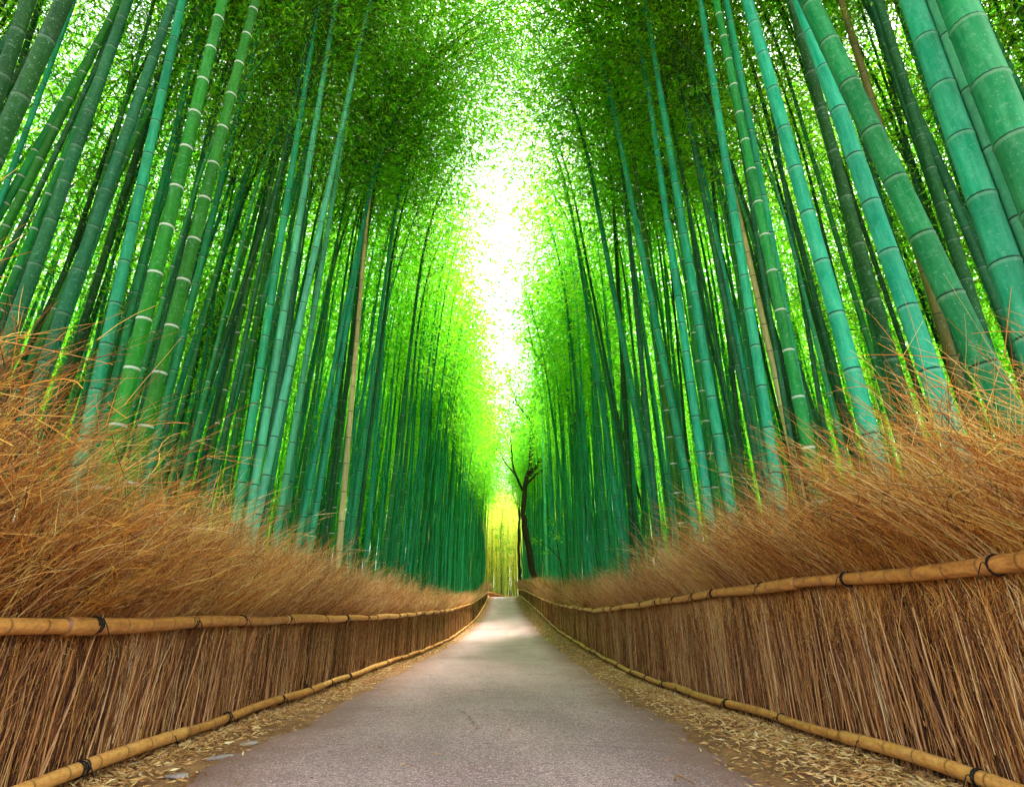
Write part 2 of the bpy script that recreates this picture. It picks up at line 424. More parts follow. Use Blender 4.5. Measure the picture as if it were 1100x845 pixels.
def culm_mesh(kx, ky, H, d, seed, sides=12, rings=True, inter=None):
    rg = np.random.default_rng(seed)
    s = H / H0
    z = [0.0]; inter = inter or rg.uniform(0.58, 0.70)
    while z[-1] < H - 0.2:
        t = z[-1] / H
        z.append(z[-1] + inter * (0.55 + 0.45 * min(1, z[-1] / 1.5)) * (1 - 0.35 * t) * rg.uniform(0.94, 1.06))
    z = np.array(z); z[-1] = H
    n = len(z)
    if rings:
        fr = np.array([0.0, 0.03, 0.5, 0.968]); bump_ = np.array([1.055, 0.995, 0.985, 1.0])
    else:
        fr = np.array([0.0]); bump_ = np.array([1.0])
    zz = (z[:-1, None] + (z[1:] - z[:-1])[:, None] * fr[None, :]).ravel(); zz = np.append(zz, z[-1])
    nd = (np.arange(n - 1)[:, None] + fr[None, :]).ravel(); nd = np.append(nd, n - 1)
    bm = np.append(np.tile(bump_, n - 1), 1.0)
    rr = 0.5 * d * np.clip(1.06 - 0.5 * zz / H - 0.50 * (zz / H) ** 3, 0.05, None) * bm
    C = axis_curve(zz / s, kx, ky) * np.array([s, s, s])
    V, Q = tubes(C[None], rr[None], sides)
    return V, Q, {'node': np.repeat(nd, sides), 'hgt': np.repeat(zz, sides)}

def bamboo(x, y, lean, leany, d, tint, H, k_, label, group, seed, leafmat=LEAF, sides=12):
    T = TEMPL[k_]
    side = 1 if x < 0 else -1
    a = math.atan(lean * side)
    o = empty('bamboo', (x, y, float(ground(x, y)) - 0.05), (-math.atan(leany) * side, a, 0 if side > 0 else math.pi))
    tag(o, label, 'bamboo', group)
    V, Q, at = culm_mesh(T['kx'], T['ky'], H, d, seed, sides)
    mk('culm', V, Q, CULM[tint], o, at)
    s = H / H0
    if T['me'] is None:
        f = mk('foliage', *T['fo'][:2], LEAF, o, T['fo'][2], smooth=False)
        t = mk('twigs', *T['tw'][:2], TWIG, o, T['tw'][2])
        T['me'] = (f.data, t.data)
    else:
        f = link('foliage', T['me'][0], o); t = link('twigs', T['me'][1], o)
    f.scale = t.scale = (s, s, s)
    return o

# ------------------------------------------------------------------ bamboo one can single out: x, y, lean, diameter, tint, height, label
HAND = [
 (-3.95, 3.62, -0.080, .155, 'dark', 15, 'thick dark culm at the upper left corner, outermost of the left grove'),
 (-7.98, 7.5, -0.087, .150, 'dark', 16, 'thin dark culm crossing behind two thick culms in the upper left corner'),
 (-3.71, 3.15, 0.019, .155, 'dark', 15, 'thickest dark green culm leaning in from the left edge near the top'),
 (-8.57, 7.04, 0.136, .150, 'ring', 17, 'slanting green culm with thin white rings in the upper left, leaning hardest to the right'),
 (-4.81, 4.97, -0.008, .155, 'dark', 16, 'thick dark culm rising from the wispy grass tips at the left edge'),
 (-4.79, 5.31, 0.022, .155, 'dark', 15, 'dark green culm without rings between the left edge and the teal pair'),
 (-7.04, 8.4, 0.0, .150, 'dark', 16, 'slim dark culm just left of the teal pair on the left'),
 (-4.23, 5.71, -0.060, .150, 'teal', 17, 'broader left culm of the teal pair beside the white ringed green culms'),
 (-6.25, 8.56, -0.031, .150, 'teal', 16, 'narrower right culm of the teal pair beside the white ringed green culms'),
 (-3.47, 4.9, -0.017, .165, 'ring', 16, 'bright green culm with bold white rings, left one of the ringed pair'),
 (-3.56, 5.3, 0.011, .160, 'ring', 17, 'bright green culm with bold white rings, right one of the ringed pair'),
 (-6.66, 10.03, -0.023, .150, 'teal', 17, 'teal culm seen in the gap between the two white ringed green culms'),
 (-5.59, 8.68, 0.011, .155, 'teal', 17, 'teal culm touching the right side of the right white ringed culm'),
 (-7.18, 10.85, 0.084, .140, 'teal', 18, 'slender teal culm leaning right, between the ringed pair and the pale trio'),
 (-5.87, 10.83, 0.017, .145, 'dark', 17, 'dark olive culm halfway between the ringed pair and the pale trio'),
 (-3.69, 7.93, -0.015, .150, 'teal', 17, 'shaded teal culm overlapped by the first of the pale trio'),
 (-3.63, 8.1, 0.002, .150, 'pale', 18, 'pale turquoise culm with dark rings, left one of the pale trio'),
 (-4.25, 10.06, -0.019, .150, 'dark', 16, 'dark green culm behind the gap between the first two of the pale trio'),
 (-3.92, 8.71, 0.056, .148, 'pale', 18, 'pale turquoise culm with dark rings, middle one of the pale trio'),
 (-3.87, 9.68, 0.020, .140, 'pale', 18, 'pale turquoise culm with dark rings, right one of the pale trio'),
 (-3.36, 12.03, -0.024, .155, 'tan', 15, 'dead straw coloured culm standing among the green ones on the left'),
 (-3.91, 12.43, 0.021, .145, 'dark', 16, 'dark culm touching the left side of the straw coloured dead culm'),
 (-4.11, 11.98, 0.042, .150, 'teal', 16, 'teal culm third to the left of the straw coloured dead culm'),
 (-4.42, 11.94, 0.070, .150, 'teal', 15, 'grey teal culm right behind the pale trio, leaning right'),
 (-4.08, 13.69, -0.011, .145, 'ring', 16, 'dark green culm with white rings just left of the straw coloured dead culm'),
 (-3.54, 16.6, 0.047, .20, 'green', 17, 'broad mid green culm right of the straw coloured dead culm, thickest of its row'),
 (-3.41, 18.2, 0.020, .17, 'green', 17, 'green culm directly right of the broad mid green culm on the left'),
 (-3.64, 13.32, 0.034, .150, 'teal', 16, 'teal culm touching the right side of the straw coloured dead culm'),
 (-3.05, 52.5, 0.044, .22, 'pale', 19, 'whitish slim culm at the far end of the left grove, lightest of the last row'),
 (3.78, 16.8, -0.088, .23, 'teal', 21, 'teal culm leaning left over the path, first one right of the dark trunk'),
 (3.78, 12.85, -0.097, .20, 'teal', 19, 'teal culm with dark rings leaning left, second thick one right of the dark trunk'),
 (3.74, 10.36, -0.083, .19, 'teal', 18, 'teal culm with dark rings whose top leans to the middle of the picture'),
 (3.55, 9.56, -0.019, .19, 'teal', 18, 'teal culm next left of the thin dark culm with white rings'),
 (3.81, 9.94, -0.005, .155, 'ring', 17, 'thin dark green culm with white rings between two thick teal culms on the right'),
 (3.61, 8.74, -0.029, .20, 'teal', 18, 'thick teal culm next right of the thin dark culm with white rings'),
 (3.52, 11.06, -0.021, .17, 'ring', 16, 'bright green culm with pale rings among teal ones, lowest ringed one on the right'),
 (3.46, 7.05, 0.013, .165, 'teal', 17, 'teal culm touching the left side of the straw yellow culm'),
 (5.46, 9.93, -0.039, .150, 'tan', 18, 'straw yellow culm on the right, between teal and white ringed culms'),
 (3.53, 6.18, -0.010, .165, 'ring', 17, 'bright green culm with white rings just right of the straw yellow culm'),
 (3.53, 6.3, 0.012, .172, 'teal', 17, 'teal culm touching the right side of the white ringed culm near the straw yellow one'),
 (3.63, 5.1, -0.043, .192, 'teal', 17, 'thick teal culm rooted in the brushwood, left of the bright leaning pair'),
 (3.79, 4.92, -0.009, .155, 'dark', 16, 'shaded culm hidden behind the left one of the bright leaning pair'),
 (3.69, 4.21, -0.055, .19, 'teal', 16, 'bright teal culm, left and thinner one of the leaning pair on the right'),
 (3.93, 3.73, -0.139, .23, 'teal', 16, 'bright teal culm, right and thicker one of the leaning pair on the right'),
 (5.14, 5.41, 0.023, .155, 'dark', 16, 'dark teal culm between the leaning pair and the spotted thick culm'),
 (5.60, 6.3, 0.0, .150, 'brown', 15, 'dead brown culm behind the leaning pair near the top'),
 (3.45, 3.28, 0.015, .235, 'teal', 15, 'thick teal culm with pale lichen spots near the right edge'),
 (3.62, 3.2, 0.005, .155, 'pale', 15, 'lighter culm half hidden behind the spotted thick culm near the right edge'),
 (5.66, 5.0, 0.018, .150, 'ring', 16, 'green culm with white rings between the two thickest culms at the right edge'),
 (3.50, 2.93, 0.004, .31, 'teal', 15, 'thickest dark teal culm of all, cut by the upper right edge'),
 (4.32, 16.67, -0.114, .165, 'dark', 22, 'slim dark culm leaning left, its top nearest to the gap of sky on the right'),
 (3.47, 19.28, -0.012, .23, 'green', 20, 'stout mid green culm directly right of the dark trunk on the right'),
 (3.05, 41.1, -0.009, .26, 'pale', 21, 'whitish culm right of the crooked dark tree, nearest to it'),
 (3.45, 25.96, -0.11, .20, 'teal', 19, 'greyish ringed culm leaning left above the small leafy sprig'),
 (3.40, 24.45, 0.001, .25, 'green', 20, 'stout green culm just left of the dark trunk on the right'),
 (7.12, 25.09, -0.183, .20, 'dark', 24, 'dark culm leaning far left over the gap of sky'),
 (3.40, 15.43, 0.020, .19, 'dark', 21, 'dark culm upright behind the second teal culm right of the dark trunk'),
 (3.46, 12.73, -0.005, .18, 'dark', 18, 'dark upright culm between the second and third teal culms of the right row'),
 (7.61, 8.78, 0.063, .150, 'dark', 16, 'dark slim culm behind the bright leaning pair, tilted right'),
 (6.29, 9.42, -0.037, .150, 'dark', 17, 'dark slim culm in the gap left of the thick teal culm rooted in the brushwood'),
]
KL = ([3, 9, 5], [5, 2, 5], [1, 2, 0]); KR = ([9, 3, 9], [1, 4, 2], [0, 4, 1])      # how far the tops arch over the path
for i, (x, y, le, d, ti, H, lab) in enumerate(HAND):
    bamboo(x, y, le, 0.0, d * (0.80 if y < 4 else 0.86 if y < 16 else 0.72), ti, H + (5.5 if y < 9 else 4.0 if y < 17 else 1.0), 9 if (10.5 < y < 15 and (x < 0 or i % 2)) else (KL if x < 0 else KR)[0 if y < 20 else 1 if y < 40 else 2][i % 3], lab, 'bamboo culms along the front of the grove', 1000 + i, sides=14 if y < 8 else 10)

# ------------------------------------------------------------------ the rest of the grove
pts = []
tries = rng.random((90000, 4))
taken = [(h[0], h[1]) for h in HAND] + [(3.0, 50.0), (5.0, 31.0)]
tk = np.array(taken)
for a, b, c, e in tries:
    sgn = -1 if a < 0.5 else 1
    y = 3.0 + 74 * b ** 1.2
    off = 0.45 + (34 if y > 10 else 24) * c ** 1.9
    ww = float(halfw(y))
    x = sgn * (ww + off)
    if y < 8 and abs(x) < 5.6 + 0.12 * y: continue
    if y < 20 and off < 1.15: continue
    if y < 8 and abs(x) > 18: continue
    if x > 0 and 34 < y < 50.6 and off < 2.0: continue
    md = 0.42 if y < 30 else 0.36
    dd = (tk[:, 0] - x) ** 2 + (tk[:, 1] - y) ** 2
    if dd.min() < md * md: continue
    tk = np.vstack([tk, (x, y)]); pts.append((x, y, e))
    if len(pts) >= 2900: break
pts = np.array(pts)
order = np.argsort(np.hypot(pts[:, 0] * 1.15, pts[:, 1]))
NI = 290 - len(HAND)
GROUPS = {}
def zone(x, y):
    off = abs(x) - float(halfw(y)); s = 'left' if x < 0 else 'right'
    if y < 13: return f'slim shaded bamboo behind the front row of the near {s} grove', f'bamboo behind the front row, near {s} grove'
    if y < 24:
        if off < 4: return f'green bamboo in the crowded rows of the middle {s} grove', f'crowded rows of the middle {s} grove'
        return f'thin dark bamboo deep inside the {s} grove, far from the path', f'bamboo deep inside the {s} grove'
    return f'distant slender bamboo lining the far half of the path on its {s} side', f'bamboo lining the far half of the path, {s} side'
tints = ['teal', 'green', 'dark', 'ring', 'pale', 'tan']
for j, i in enumerate(order[:NI]):
    x, y, e = pts[i]; rg = np.random.default_rng(5000 + i)
    off = abs(x) - float(halfw(y))
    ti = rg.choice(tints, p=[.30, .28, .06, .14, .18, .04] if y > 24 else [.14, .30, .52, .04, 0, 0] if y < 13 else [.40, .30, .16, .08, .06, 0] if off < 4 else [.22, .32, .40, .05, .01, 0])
    lab, grp = zone(x, y)
    low = off > 5
    front = off < 2.2
    if low and rg.random() < 0.7: k_ = int(rg.integers(6, 9))
    elif front: k_ = (KL if x < 0 else KR)[0 if y < 20 else 1 if y < 40 else 2][int(rg.integers(0, 3))]
    else: k_ = int(rg.integers(0, 6))
    H = rg.uniform(17, 22) if y < 14 else rg.uniform(17.5, 23)
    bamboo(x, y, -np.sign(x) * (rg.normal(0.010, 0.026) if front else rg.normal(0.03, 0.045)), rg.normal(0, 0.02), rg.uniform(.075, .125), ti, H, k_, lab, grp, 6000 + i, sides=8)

for x, y, H, d in ((-5.3, 7.4, 13.0, .085), (-5.6, 9.0, 14.2, .09), (-4.9, 10.6, 15.6, .09), (-5.2, 12.2, 17.2, .095), (5.4, 8.4, 13.4, .085), (5.6, 10.2, 15.0, .09), (-4.8, 8.2, 13.8, .08), (4.9, 11.8, 16.4, .09), (4.6, 14.0, 18.5, .095), (4.4, 16.2, 20.0, .10)):
    lab, grp = zone(x, y)
    bamboo(x, y, -np.sign(x) * 0.03, 0, d, 'green', H, 9, lab, grp, int(7000 + y * 10), sides=8)

def grove(name, P, seed, leafmat, tint, leafn, label, lsize=0.34, low=None, dia=(.07, .125), Hr=(14, 20)):
    """culms and foliage of many far bamboos: one mass nobody can count"""
    rg = np.random.default_rng(seed)
    cu, fo = [], []
    zz = np.linspace(0, 1, 12)
    base_leaf = [crown(300 + q, kx, ky, st, leafn, lsize, 1.9)[0] for q, (kx, ky, st) in
                 enumerate([(.5, .4, .60), (.9, -.6, .54), (1.2, .8, .26), (.9, -.5, .08)])]
    prm = [(.5, .4), (.9, -.6), (1.2, .8), (.9, -.5)]
    for x, y in P:
        side = 1 if x < 0 else -1
        q = int(rg.integers(2, 4)) if rg.random() < low(x, y) else int(rg.integers(0, 2))
        H = rg.uniform(*Hr); s = H / H0; kx, ky = prm[q]
        le = rg.normal(0.012, 0.03); ly = rg.normal(0, 0.02)
        def place(V):
            V = V * s
            V = np.stack([V[:, 0] + le * V[:, 2], V[:, 1] + ly * V[:, 2], V[:, 2]], -1)
            return V * np.array([side, side, 1]) + np.array([x, y, float(ground(x, y)) - 0.05])
        C = axis_curve(zz * H0, kx, ky)
        d = rg.uniform(*dia)
        V, Q = tubes(C[None], (0.5 * d / s * (1.05 - 0.75 * zz ** 2))[None], 6)
        cu.append((place(V), Q, {'node': np.repeat(zz * H / 0.42, 6), 'hgt': np.repeat(zz * H, 6), 'vary': np.full(72, rg.random())}))
        Vl, Ql, al = base_leaf[q]
        sh = rg.uniform(-0.25, 0.25)
        fo.append((place(Vl), Ql, {'tone': np.clip(al['tone'] + sh, 0, 1)}))
    V, Q, at = join(cu)
    o = mk(name, V, Q, CULM[tint], None, at)
    tag(o, label, 'bamboo grove', None, 'stuff')
    V, Q, at = join(fo)
    tag(mk('foliage', V, Q, leafmat, o, at, smooth=False), kind='stuff')
    return o
rest = pts[order[NI:]][:, :2]
grove('bamboo_thicket', rest, 41, LEAF, 'teal', 430, 'dense mass of bamboo deep in the grove on both sides', 0.25,
      lambda x, y: 0.0 if abs(x) < 7 else (0.5 if abs(x) < 14 else 0.95), Hr=(16, 22))

rg = np.random.default_rng(77)
far = np.stack([rg.uniform(-12, 12, 420), rg.uniform(82, 118, 420)], -1)
grove('distant_bamboo_grove', far, 43, LEAF_SUN_TINT, 'gold', 900, 'bamboo coloured a sunlit yellow green closing off the far end of the path', 0.32, lambda x, y: 0.85, (.13, .22), (13, 19))

# ------------------------------------------------------------------ brushwood fences
def rail_tab(P):
    P = np.array(P, float); yy = np.arange(P[0, 0], P[-1, 0], 0.25)
    zz = np.interp(yy, P[:, 0], P[:, 1]); k_ = np.hanning(7); k_ /= k_.sum()
    return yy, np.convolve(np.pad(zz, 3, mode='edge'), k_, 'valid')
TOPL = rail_tab([(1, .90), (3.7, .89), (5.8, .87), (9, .85), (12.3, .81), (17, .81), (28.6, .91), (41.9, 1.29), (54.9, 1.98), (72.5, 3.0), (74, 3.05)])
TOPR = rail_tab([(1, 1.24), (4.4, 1.24), (7.4, 1.21), (10.7, 1.11), (14.6, 1.0), (18, .92), (28, 1.16), (36.6, 1.52), (58.6, 2.71), (72, 3.05), (74, 3.08)])

def poles(name, parent, side, zf, xo, r0, y0, y1, seed, first=None):
    """a rail of cut bamboo poles laid end to end, each pole its own part, black cord lashings under it"""
    rg = np.random.default_rng(seed)
    y = y0; out = []; flip = seed % 2
    big = True
    while y < y1:
        ln = (first if first and y == y0 else rg.uniform(3.4, 5.2)) * (1 + y / 60)
        ye = min(y + ln, y1)
        n = max(6, int((ye - y + 0.12) / 0.30))
        u = np.linspace(y - 0.06, ye + 0.06, n * 4 + 1)
        x = side * (halfw(u) - xo) + 0.012 * np.sin(u * 1.7 + seed)
        z = zf(u) + 0.010 * np.sin(u * 2.3 + seed * 2)
        nd = np.linspace(0, n, n * 4 + 1)
        kn = 1 + 0.035 * np.exp(-((nd - np.round(nd)) / 0.09) ** 2)
        a, b = (1.12, 0.84) if not flip else (0.86, 1.10)
        rr = r0 * np.linspace(a, b, len(u)) * kn * (1 + 0.0 * u)
        V, Q = tubes(np.stack([x, u, z], -1)[None], rr[None], 12, cap=True)
        p = mk(name, V, Q, POLE, parent, {'node': np.repeat(nd, 12), 'tone': np.full(len(V), rg.random())})
        y = ye
    # lashings: two turns and a loose knot
    yl = y0 + 0.6
    while yl < min(y1, 42):
        P = []
        cx = side * (float(halfw(yl)) - xo); cz = float(zf(yl)); rr = r0 * 1.10
        th = np.linspace(0, rg.choice([2, 4, 6]) * np.pi + 1.0, 36)
        tilt = rg.normal(0, 0.5)
        ring = np.stack([cx + rr * np.cos(th), yl + 0.030 * (th / (4 * np.pi) - 0.5) * rg.uniform(0.7, 1.6) + 0.5 * rr * np.sin(th * 0.5 + 1) * tilt, cz + rr * np.sin(th)], -1)
        tl = np.stack([cx - side * rr - side * np.linspace(0, 0.05, 6), yl + np.linspace(0, 0.04, 6), cz + np.array([0, .02, .01, -.02, -.05, -.08])], -1)
        parts = []
        for c_, r_ in ((ring, 0.0046), (tl, 0.0032)):
            V, Q = tubes(c_[None], np.full((1, len(c_)), r_ * (1 + yl / 30)), 5)
            parts.append((V, Q, {'tone': np.full(len(V), 0.4)}))
        V, Q, at = join(parts)
        mk('lashing', V, Q, WIRE, parent, at)
        yl += rg.uniform(0.55, 1.5) * (1 + yl / 40)

def brushwood(side, y0, y1, seed, zbase, ztop, xline, dens, lean_in, zrail):
    """thousands of dry stalks and branchlets; returns mesh data"""
    rg = np.random.default_rng(seed)
    segs = [(y0, min(9, y1), dens, 1.0), (9, 18, dens * 0.66, 1.1), (18, 34, dens * 0.40, 1.5), (34, y1, dens * 0.22, 2.3)] if y1 > 40 else [(y0, y1, dens, 2.0)]
    parts = []
    def keep_behind_rail(P):
        # nothing reaches through the rail: below and at it every stalk stays on its far side
        free = np.clip((P[:, :, 2] - zrail(P[:, :, 1]) - 0.05) / 0.25, 0, 4) * 0.35
        lim = xline(P[:, :, 1]) - free
        P[:, :, 0] = side * np.maximum(side * P[:, :, 0], lim)
    near_k = lambda y: 1 - sstep(y, 6, 20)
    for a, b, dn, th in segs:
        if b <= a: continue
        n = int((b - a) * dn)
        y = rg.uniform(a, b, n)
        dep = rg.uniform(0.0, 0.42, n) ** 1.0
        x = side * (xline(y) + dep)
        zb = zbase(y) + 0.02 - 0.05 * rg.random(n)
        Ht = ztop(y) - zbase(y)
        clump = 0.16 * np.sin(y * 2.1 + seed) + 0.12 * np.sin(y * 5.7 + 2) + 0.08 * np.sin(y * 11 + seed)
        hh = Ht * rg.uniform(0.45, 1.05, n) ** 0.7 * (1 + clump * 0.45)
        K = 7
        s = np.linspace(0, 1, K)
        li = lean_in(y) + rg.normal(0, 0.20, n)
        ly = rg.normal(0.05, 0.24, n)
        cl = rg.normal(0, 0.045, n)
        kink = np.cumsum(rg.normal(0, 0.014, (n, K, 2)), axis=1) * (0.4 + 0.6 * near_k(y))[:, None, None]
        q = np.clip((s - 0.46) / 0.54, 0, 1) ** 1.4
        P = np.zeros((n, K, 3))
        P[:, :, 0] = x[:, None] - side * (hh * li)[:, None] * q + cl[:, None] * s + side * 0.04 * s
        P[:, :, 1] = y[:, None] + (hh * ly)[:, None] * (0.35 * s + 0.65 * q) + rg.normal(0, 0.03, n)[:, None] * s
        P[:, :, 2] = zb[:, None] + hh[:, None] * (s - 0.10 * q * np.abs(li)[:, None])
        P[:, :, :2] += kink - kink[:, :1]
        keep_behind_rail(P)
        rb = rg.uniform(0.0030, 0.0068, n) * th
        Rr = rb[:, None] * np.linspace(1, 0.15, K)
        V, Q = tubes(P, Rr, 4 if th == 1.0 else 3)
        sd = 4 if th == 1.0 else 3
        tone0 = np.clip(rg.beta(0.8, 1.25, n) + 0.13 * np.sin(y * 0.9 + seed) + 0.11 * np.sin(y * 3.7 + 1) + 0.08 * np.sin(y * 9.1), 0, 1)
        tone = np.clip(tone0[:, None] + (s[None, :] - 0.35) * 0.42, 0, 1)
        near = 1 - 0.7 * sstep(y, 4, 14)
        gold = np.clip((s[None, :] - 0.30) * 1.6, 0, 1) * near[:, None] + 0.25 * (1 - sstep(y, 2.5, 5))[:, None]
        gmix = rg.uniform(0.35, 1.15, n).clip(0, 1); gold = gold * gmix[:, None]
        parts.append((V, Q, {'tone': np.repeat(tone.ravel(), sd), 'gold': np.repeat(gold.ravel(), sd)}))
        # short twigs packed into the face below the rail
        m = int(n * 0.8)
        ys = rg.uniform(a, b, m)
        hs = rg.uniform(0.35, 1.0, m) * (zrail(ys) - zbase(ys)) * 1.05
        x0 = side * (xline(ys) + rg.uniform(-0.01, 0.10, m)); z0 = zbase(ys) + rg.uniform(-0.03, 0.35, m)
        top = np.minimum(z0 + hs, zrail(ys) + 0.10)
        s4 = np.linspace(0, 1, 5)
        PT = np.zeros((m, 5, 3))
        PT[:, :, 0] = x0[:, None] + rg.normal(0, 0.015, (m, 5)).cumsum(1) * 0.4
        PT[:, :, 1] = ys[:, None] + rg.normal(0.03, 0.10, m)[:, None] * s4 + rg.normal(0, 0.010, (m, 5)).cumsum(1) * 0.6
        PT[:, :, 2] = z0[:, None] + (top - z0)[:, None] * s4
        V, Q = tubes(PT, (rg.uniform(0.0018, 0.0042, m) * th)[:, None] * np.linspace(1, 0.6, 5), 3)
        t4 = np.clip(rg.beta(0.9, 1.1, m) + 0.1 * np.sin(ys * 3.7 + 1), 0, 1)
        parts.append((V, Q, {'tone': np.repeat(t4, 15), 'gold': np.repeat((0.10 + 0.25 * (1 - sstep(ys, 2.5, 6))) * rg.uniform(0.2, 1.5, m), 15)}))
        # strays lying every which way through the mass
        m = int(n * 2.0)
        i = rg.integers(0, n, m)
        u = (0.10 + 0.85 * rg.random(m) ** 0.7) * (K - 1)
        i0 = np.minimum(u.astype(int), K - 2); f = (u - i0)[:, None]
        B = P[i, i0] * (1 - f) + P[i, i0 + 1] * f
        B[:, 0] -= side * 0.03 * rg.random(m)
        D = rg.normal(size=(m, 3)) * np.array([0.35, 1.0, 0.75]) + np.array([0, 0.1, 0.35]); D /= np.linalg.norm(D, axis=1, keepdims=True)
        ln = rg.uniform(0.10, 0.42, m)
        s3 = np.linspace(0, 1, 5)
        PS = B[:, None, :] + D[:, None, :] * (ln[:, None] * s3)[:, :, None]
        PS += (rg.normal(size=(m, 3)) * 0.5 * ln[:, None])[:, None, :] * (s3 * (1 - s3) * 0.5)[None, :, None]
        PS[:, :, 2] -= (rg.uniform(0, .3, m) * ln)[:, None] * s3 ** 2
        keep_behind_rail(PS)
        V, Q = tubes(PS, (rg.uniform(0.0014, 0.0034, m) * th)[:, None] * np.linspace(1, 0.6, 5), 3)
        t3 = np.clip(rg.beta(1.1, 1.0, m), 0, 1)
        parts.append((V, Q, {'tone': np.repeat(t3, 15), 'gold': np.repeat(np.clip(u / (K - 1) * 1.2, 0, 1) * (1 - 0.7 * sstep(y[i], 4, 14)), 15)}))
        # branchlets, mostly in the upper half
        m = int(n * 8)
        i = rg.integers(0, n, m)
        u = np.clip(rg.beta(3.2, 1.6, m), 0.12, 0.99) * (K - 1)
        i0 = np.minimum(u.astype(int), K - 2); f = (u - i0)[:, None]
        B = P[i, i0] * (1 - f) + P[i, i0 + 1] * f
        T = P[i, i0 + 1] - P[i, i0]; T /= np.linalg.norm(T, axis=1, keepdims=True)
        D = T + rg.normal(size=(m, 3)) * np.array([0.50, 0.58, 0.40]); D /= np.linalg.norm(D, axis=1, keepdims=True)
        ln = rg.uniform(0.18, 0.55, m) * (0.6 + 0.5 * rg.random(m))
        k2 = 4; s2 = np.linspace(0, 1, k2)
        droop = rg.uniform(0.0, 0.22, m)
        PB = B[:, None, :] + D[:, None, :] * (ln[:, None] * s2)[:, :, None]
        PB[:, :, 0] -= side * (0.12 * rg.random(m) * ln)[:, None] * s2 ** 2
        PB[:, :, 2] -= (droop * ln)[:, None] * s2 ** 2
        keep_behind_rail(PB)
        rb2 = rg.uniform(0.0011, 0.0029, m) * th
        V, Q = tubes(PB, rb2[:, None] * np.linspace(1, 0.45, k2), 3)
        t2 = np.clip(tone0[i] * 0.7 + 0.40 * (u / (K - 1) - 0.1) + rg.normal(-0.02, 0.20, m), 0, 1)
        g2 = np.clip((u / (K - 1) - 0.25) * 1.6, 0, 1) * near[i] * gmix[i]
        parts.append((V, Q, {'tone': np.repeat(t2, k2 * 3), 'gold': np.repeat(g2, k2 * 3)}))
    return join(parts)

def fence(side, label, zb, rt, ztop, dens, lean_in, seed, first):
    root = empty('brushwood_fence', (side * 3.05, 2.0, float(zb(2.0))))
    tag(root, label, 'fence', 'brushwood fences flanking the path')
    fr = link
    # children are built in world coordinates
    def adopt(o):
        o.parent = root; o.matrix_parent_inverse = root.matrix_world.inverted()
    bpy.context.view_layer.update()
    class Fake: pass
    before = set(bpy.data.objects)
    V, Q, at = brushwood(side, 1.6, 73.5, seed, zb, ztop, lambda y: halfw(y) - 0.03, dens, lean_in, lambda y: np.interp(y, *rt))
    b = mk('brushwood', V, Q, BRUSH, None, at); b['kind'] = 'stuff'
    poles('top_rail', None, side, lambda u: np.interp(u, *rt), 0.10, 0.055, 1.2, 73.5, seed + 1, first)
    poles('bottom_rail', None, side, lambda u: zb(u) + 0.12, 0.09, 0.047, 1.2, 73.5, seed + 2)
    # heavier canes that stand out of the near brushwood
    rg = np.random.default_rng(seed + 9)
    for q in range(46):
        y = rg.uniform(2.8, 8.5); h = rg.uniform(0.75, 1.25); K = 9; s = np.linspace(0, 1, K)
        x = side * (float(halfw(y)) - rg.uniform(0.035, 0.06))
        ly = rg.normal(0.10, 0.10); li = rg.uniform(-0.05, 0.03)
        P = np.stack([x - side * h * li * s + 0.006 * np.sin(s * 9 + q), y + h * ly * s + 0.006 * np.sin(s * 7 + q), float(zb(y)) - 0.01 + h * s], -1)
        kn = 1 + 0.22 * np.exp(-((s * 4 - np.round(s * 4)) / 0.05) ** 2)
        V, Q = tubes(P[None], (rg.uniform(0.004, 0.0078) * np.linspace(1, 0.7, K) * kn)[None], 6, cap=True)
        mk('cane', V, Q, CANE, None, {'tone': np.full(len(V), rg.uniform(0.1, 0.9))})
    for o in set(bpy.data.objects) - before: adopt(o)
    return root
zL = lambda y: gL(y); zR = lambda y: gR(y)
fence(-1, 'dry brushwood fence with bamboo rails along the left side of the path', zL, TOPL,
      lambda y: gL(y) + 2.05 + 0.45 * (1 - sstep(y, 3.5, 6)) - 0.35 * sstep(y, 40, 60), 540, lambda y: 0.13 - 0.10 * sstep(y, 5, 12), 21, 2.9)
fence(1, 'dry brushwood fence with a higher bamboo rail along the right side of the path', zR, TOPR,
      lambda y: gR(y) + 2.40 - 0.2 * sstep(y, 8, 16) - 0.5 * sstep(y, 35, 60), 540, lambda y: 0.20 - 0.17 * sstep(y, 6, 13), 31, 4.6)

# low fence where the path bends out of sight
root = empty('end_fence', (-0.6, 80, 2.3))
tag(root, 'low brown fence crossing behind the crest at the far end of the path', 'fence')
u = np.linspace(0, 1, 25)
ex = -2.6 + 4.2 * u; ey = 77 + 9 * u; ez = ground(ex, ey)
V, Q = tubes(np.stack([ex, ey, ez + 0.72 - 0.45 * u], -1)[None], np.full((1, 25), 0.05), 8, cap=True)
e1 = mk('top_rail', V, Q, POLE, None, {'node': np.repeat(u * 30, 8), 'tone': np.full(len(V), .5)})
rg = np.random.default_rng(5)
n = 900; uu = rg.random(n); bx = -2.6 + 4.2 * uu; by = 77 + 9 * uu + rg.uniform(0.06, .3, n); bz = ground(bx, by); hh = (0.85 - 0.5 * uu) * rg.uniform(.6, 1.3, n)
P = np.stack([np.stack([bx, by, bz], -1), np.stack([bx + rg.normal(0, .05, n), by, bz + hh * .5], -1), np.stack([bx + rg.normal(0, .12, n), by, bz + hh], -1)], 1)
V, Q = tubes(P, np.tile([[.018, .014, .006]], (n, 1)), 3)
e2 = mk('brushwood', V, Q, BRUSH, None, {'tone': np.repeat(rg.uniform(.1, .7, n), 9), 'gold': np.full(n * 9, .5)}); e2['kind'] = 'stuff'
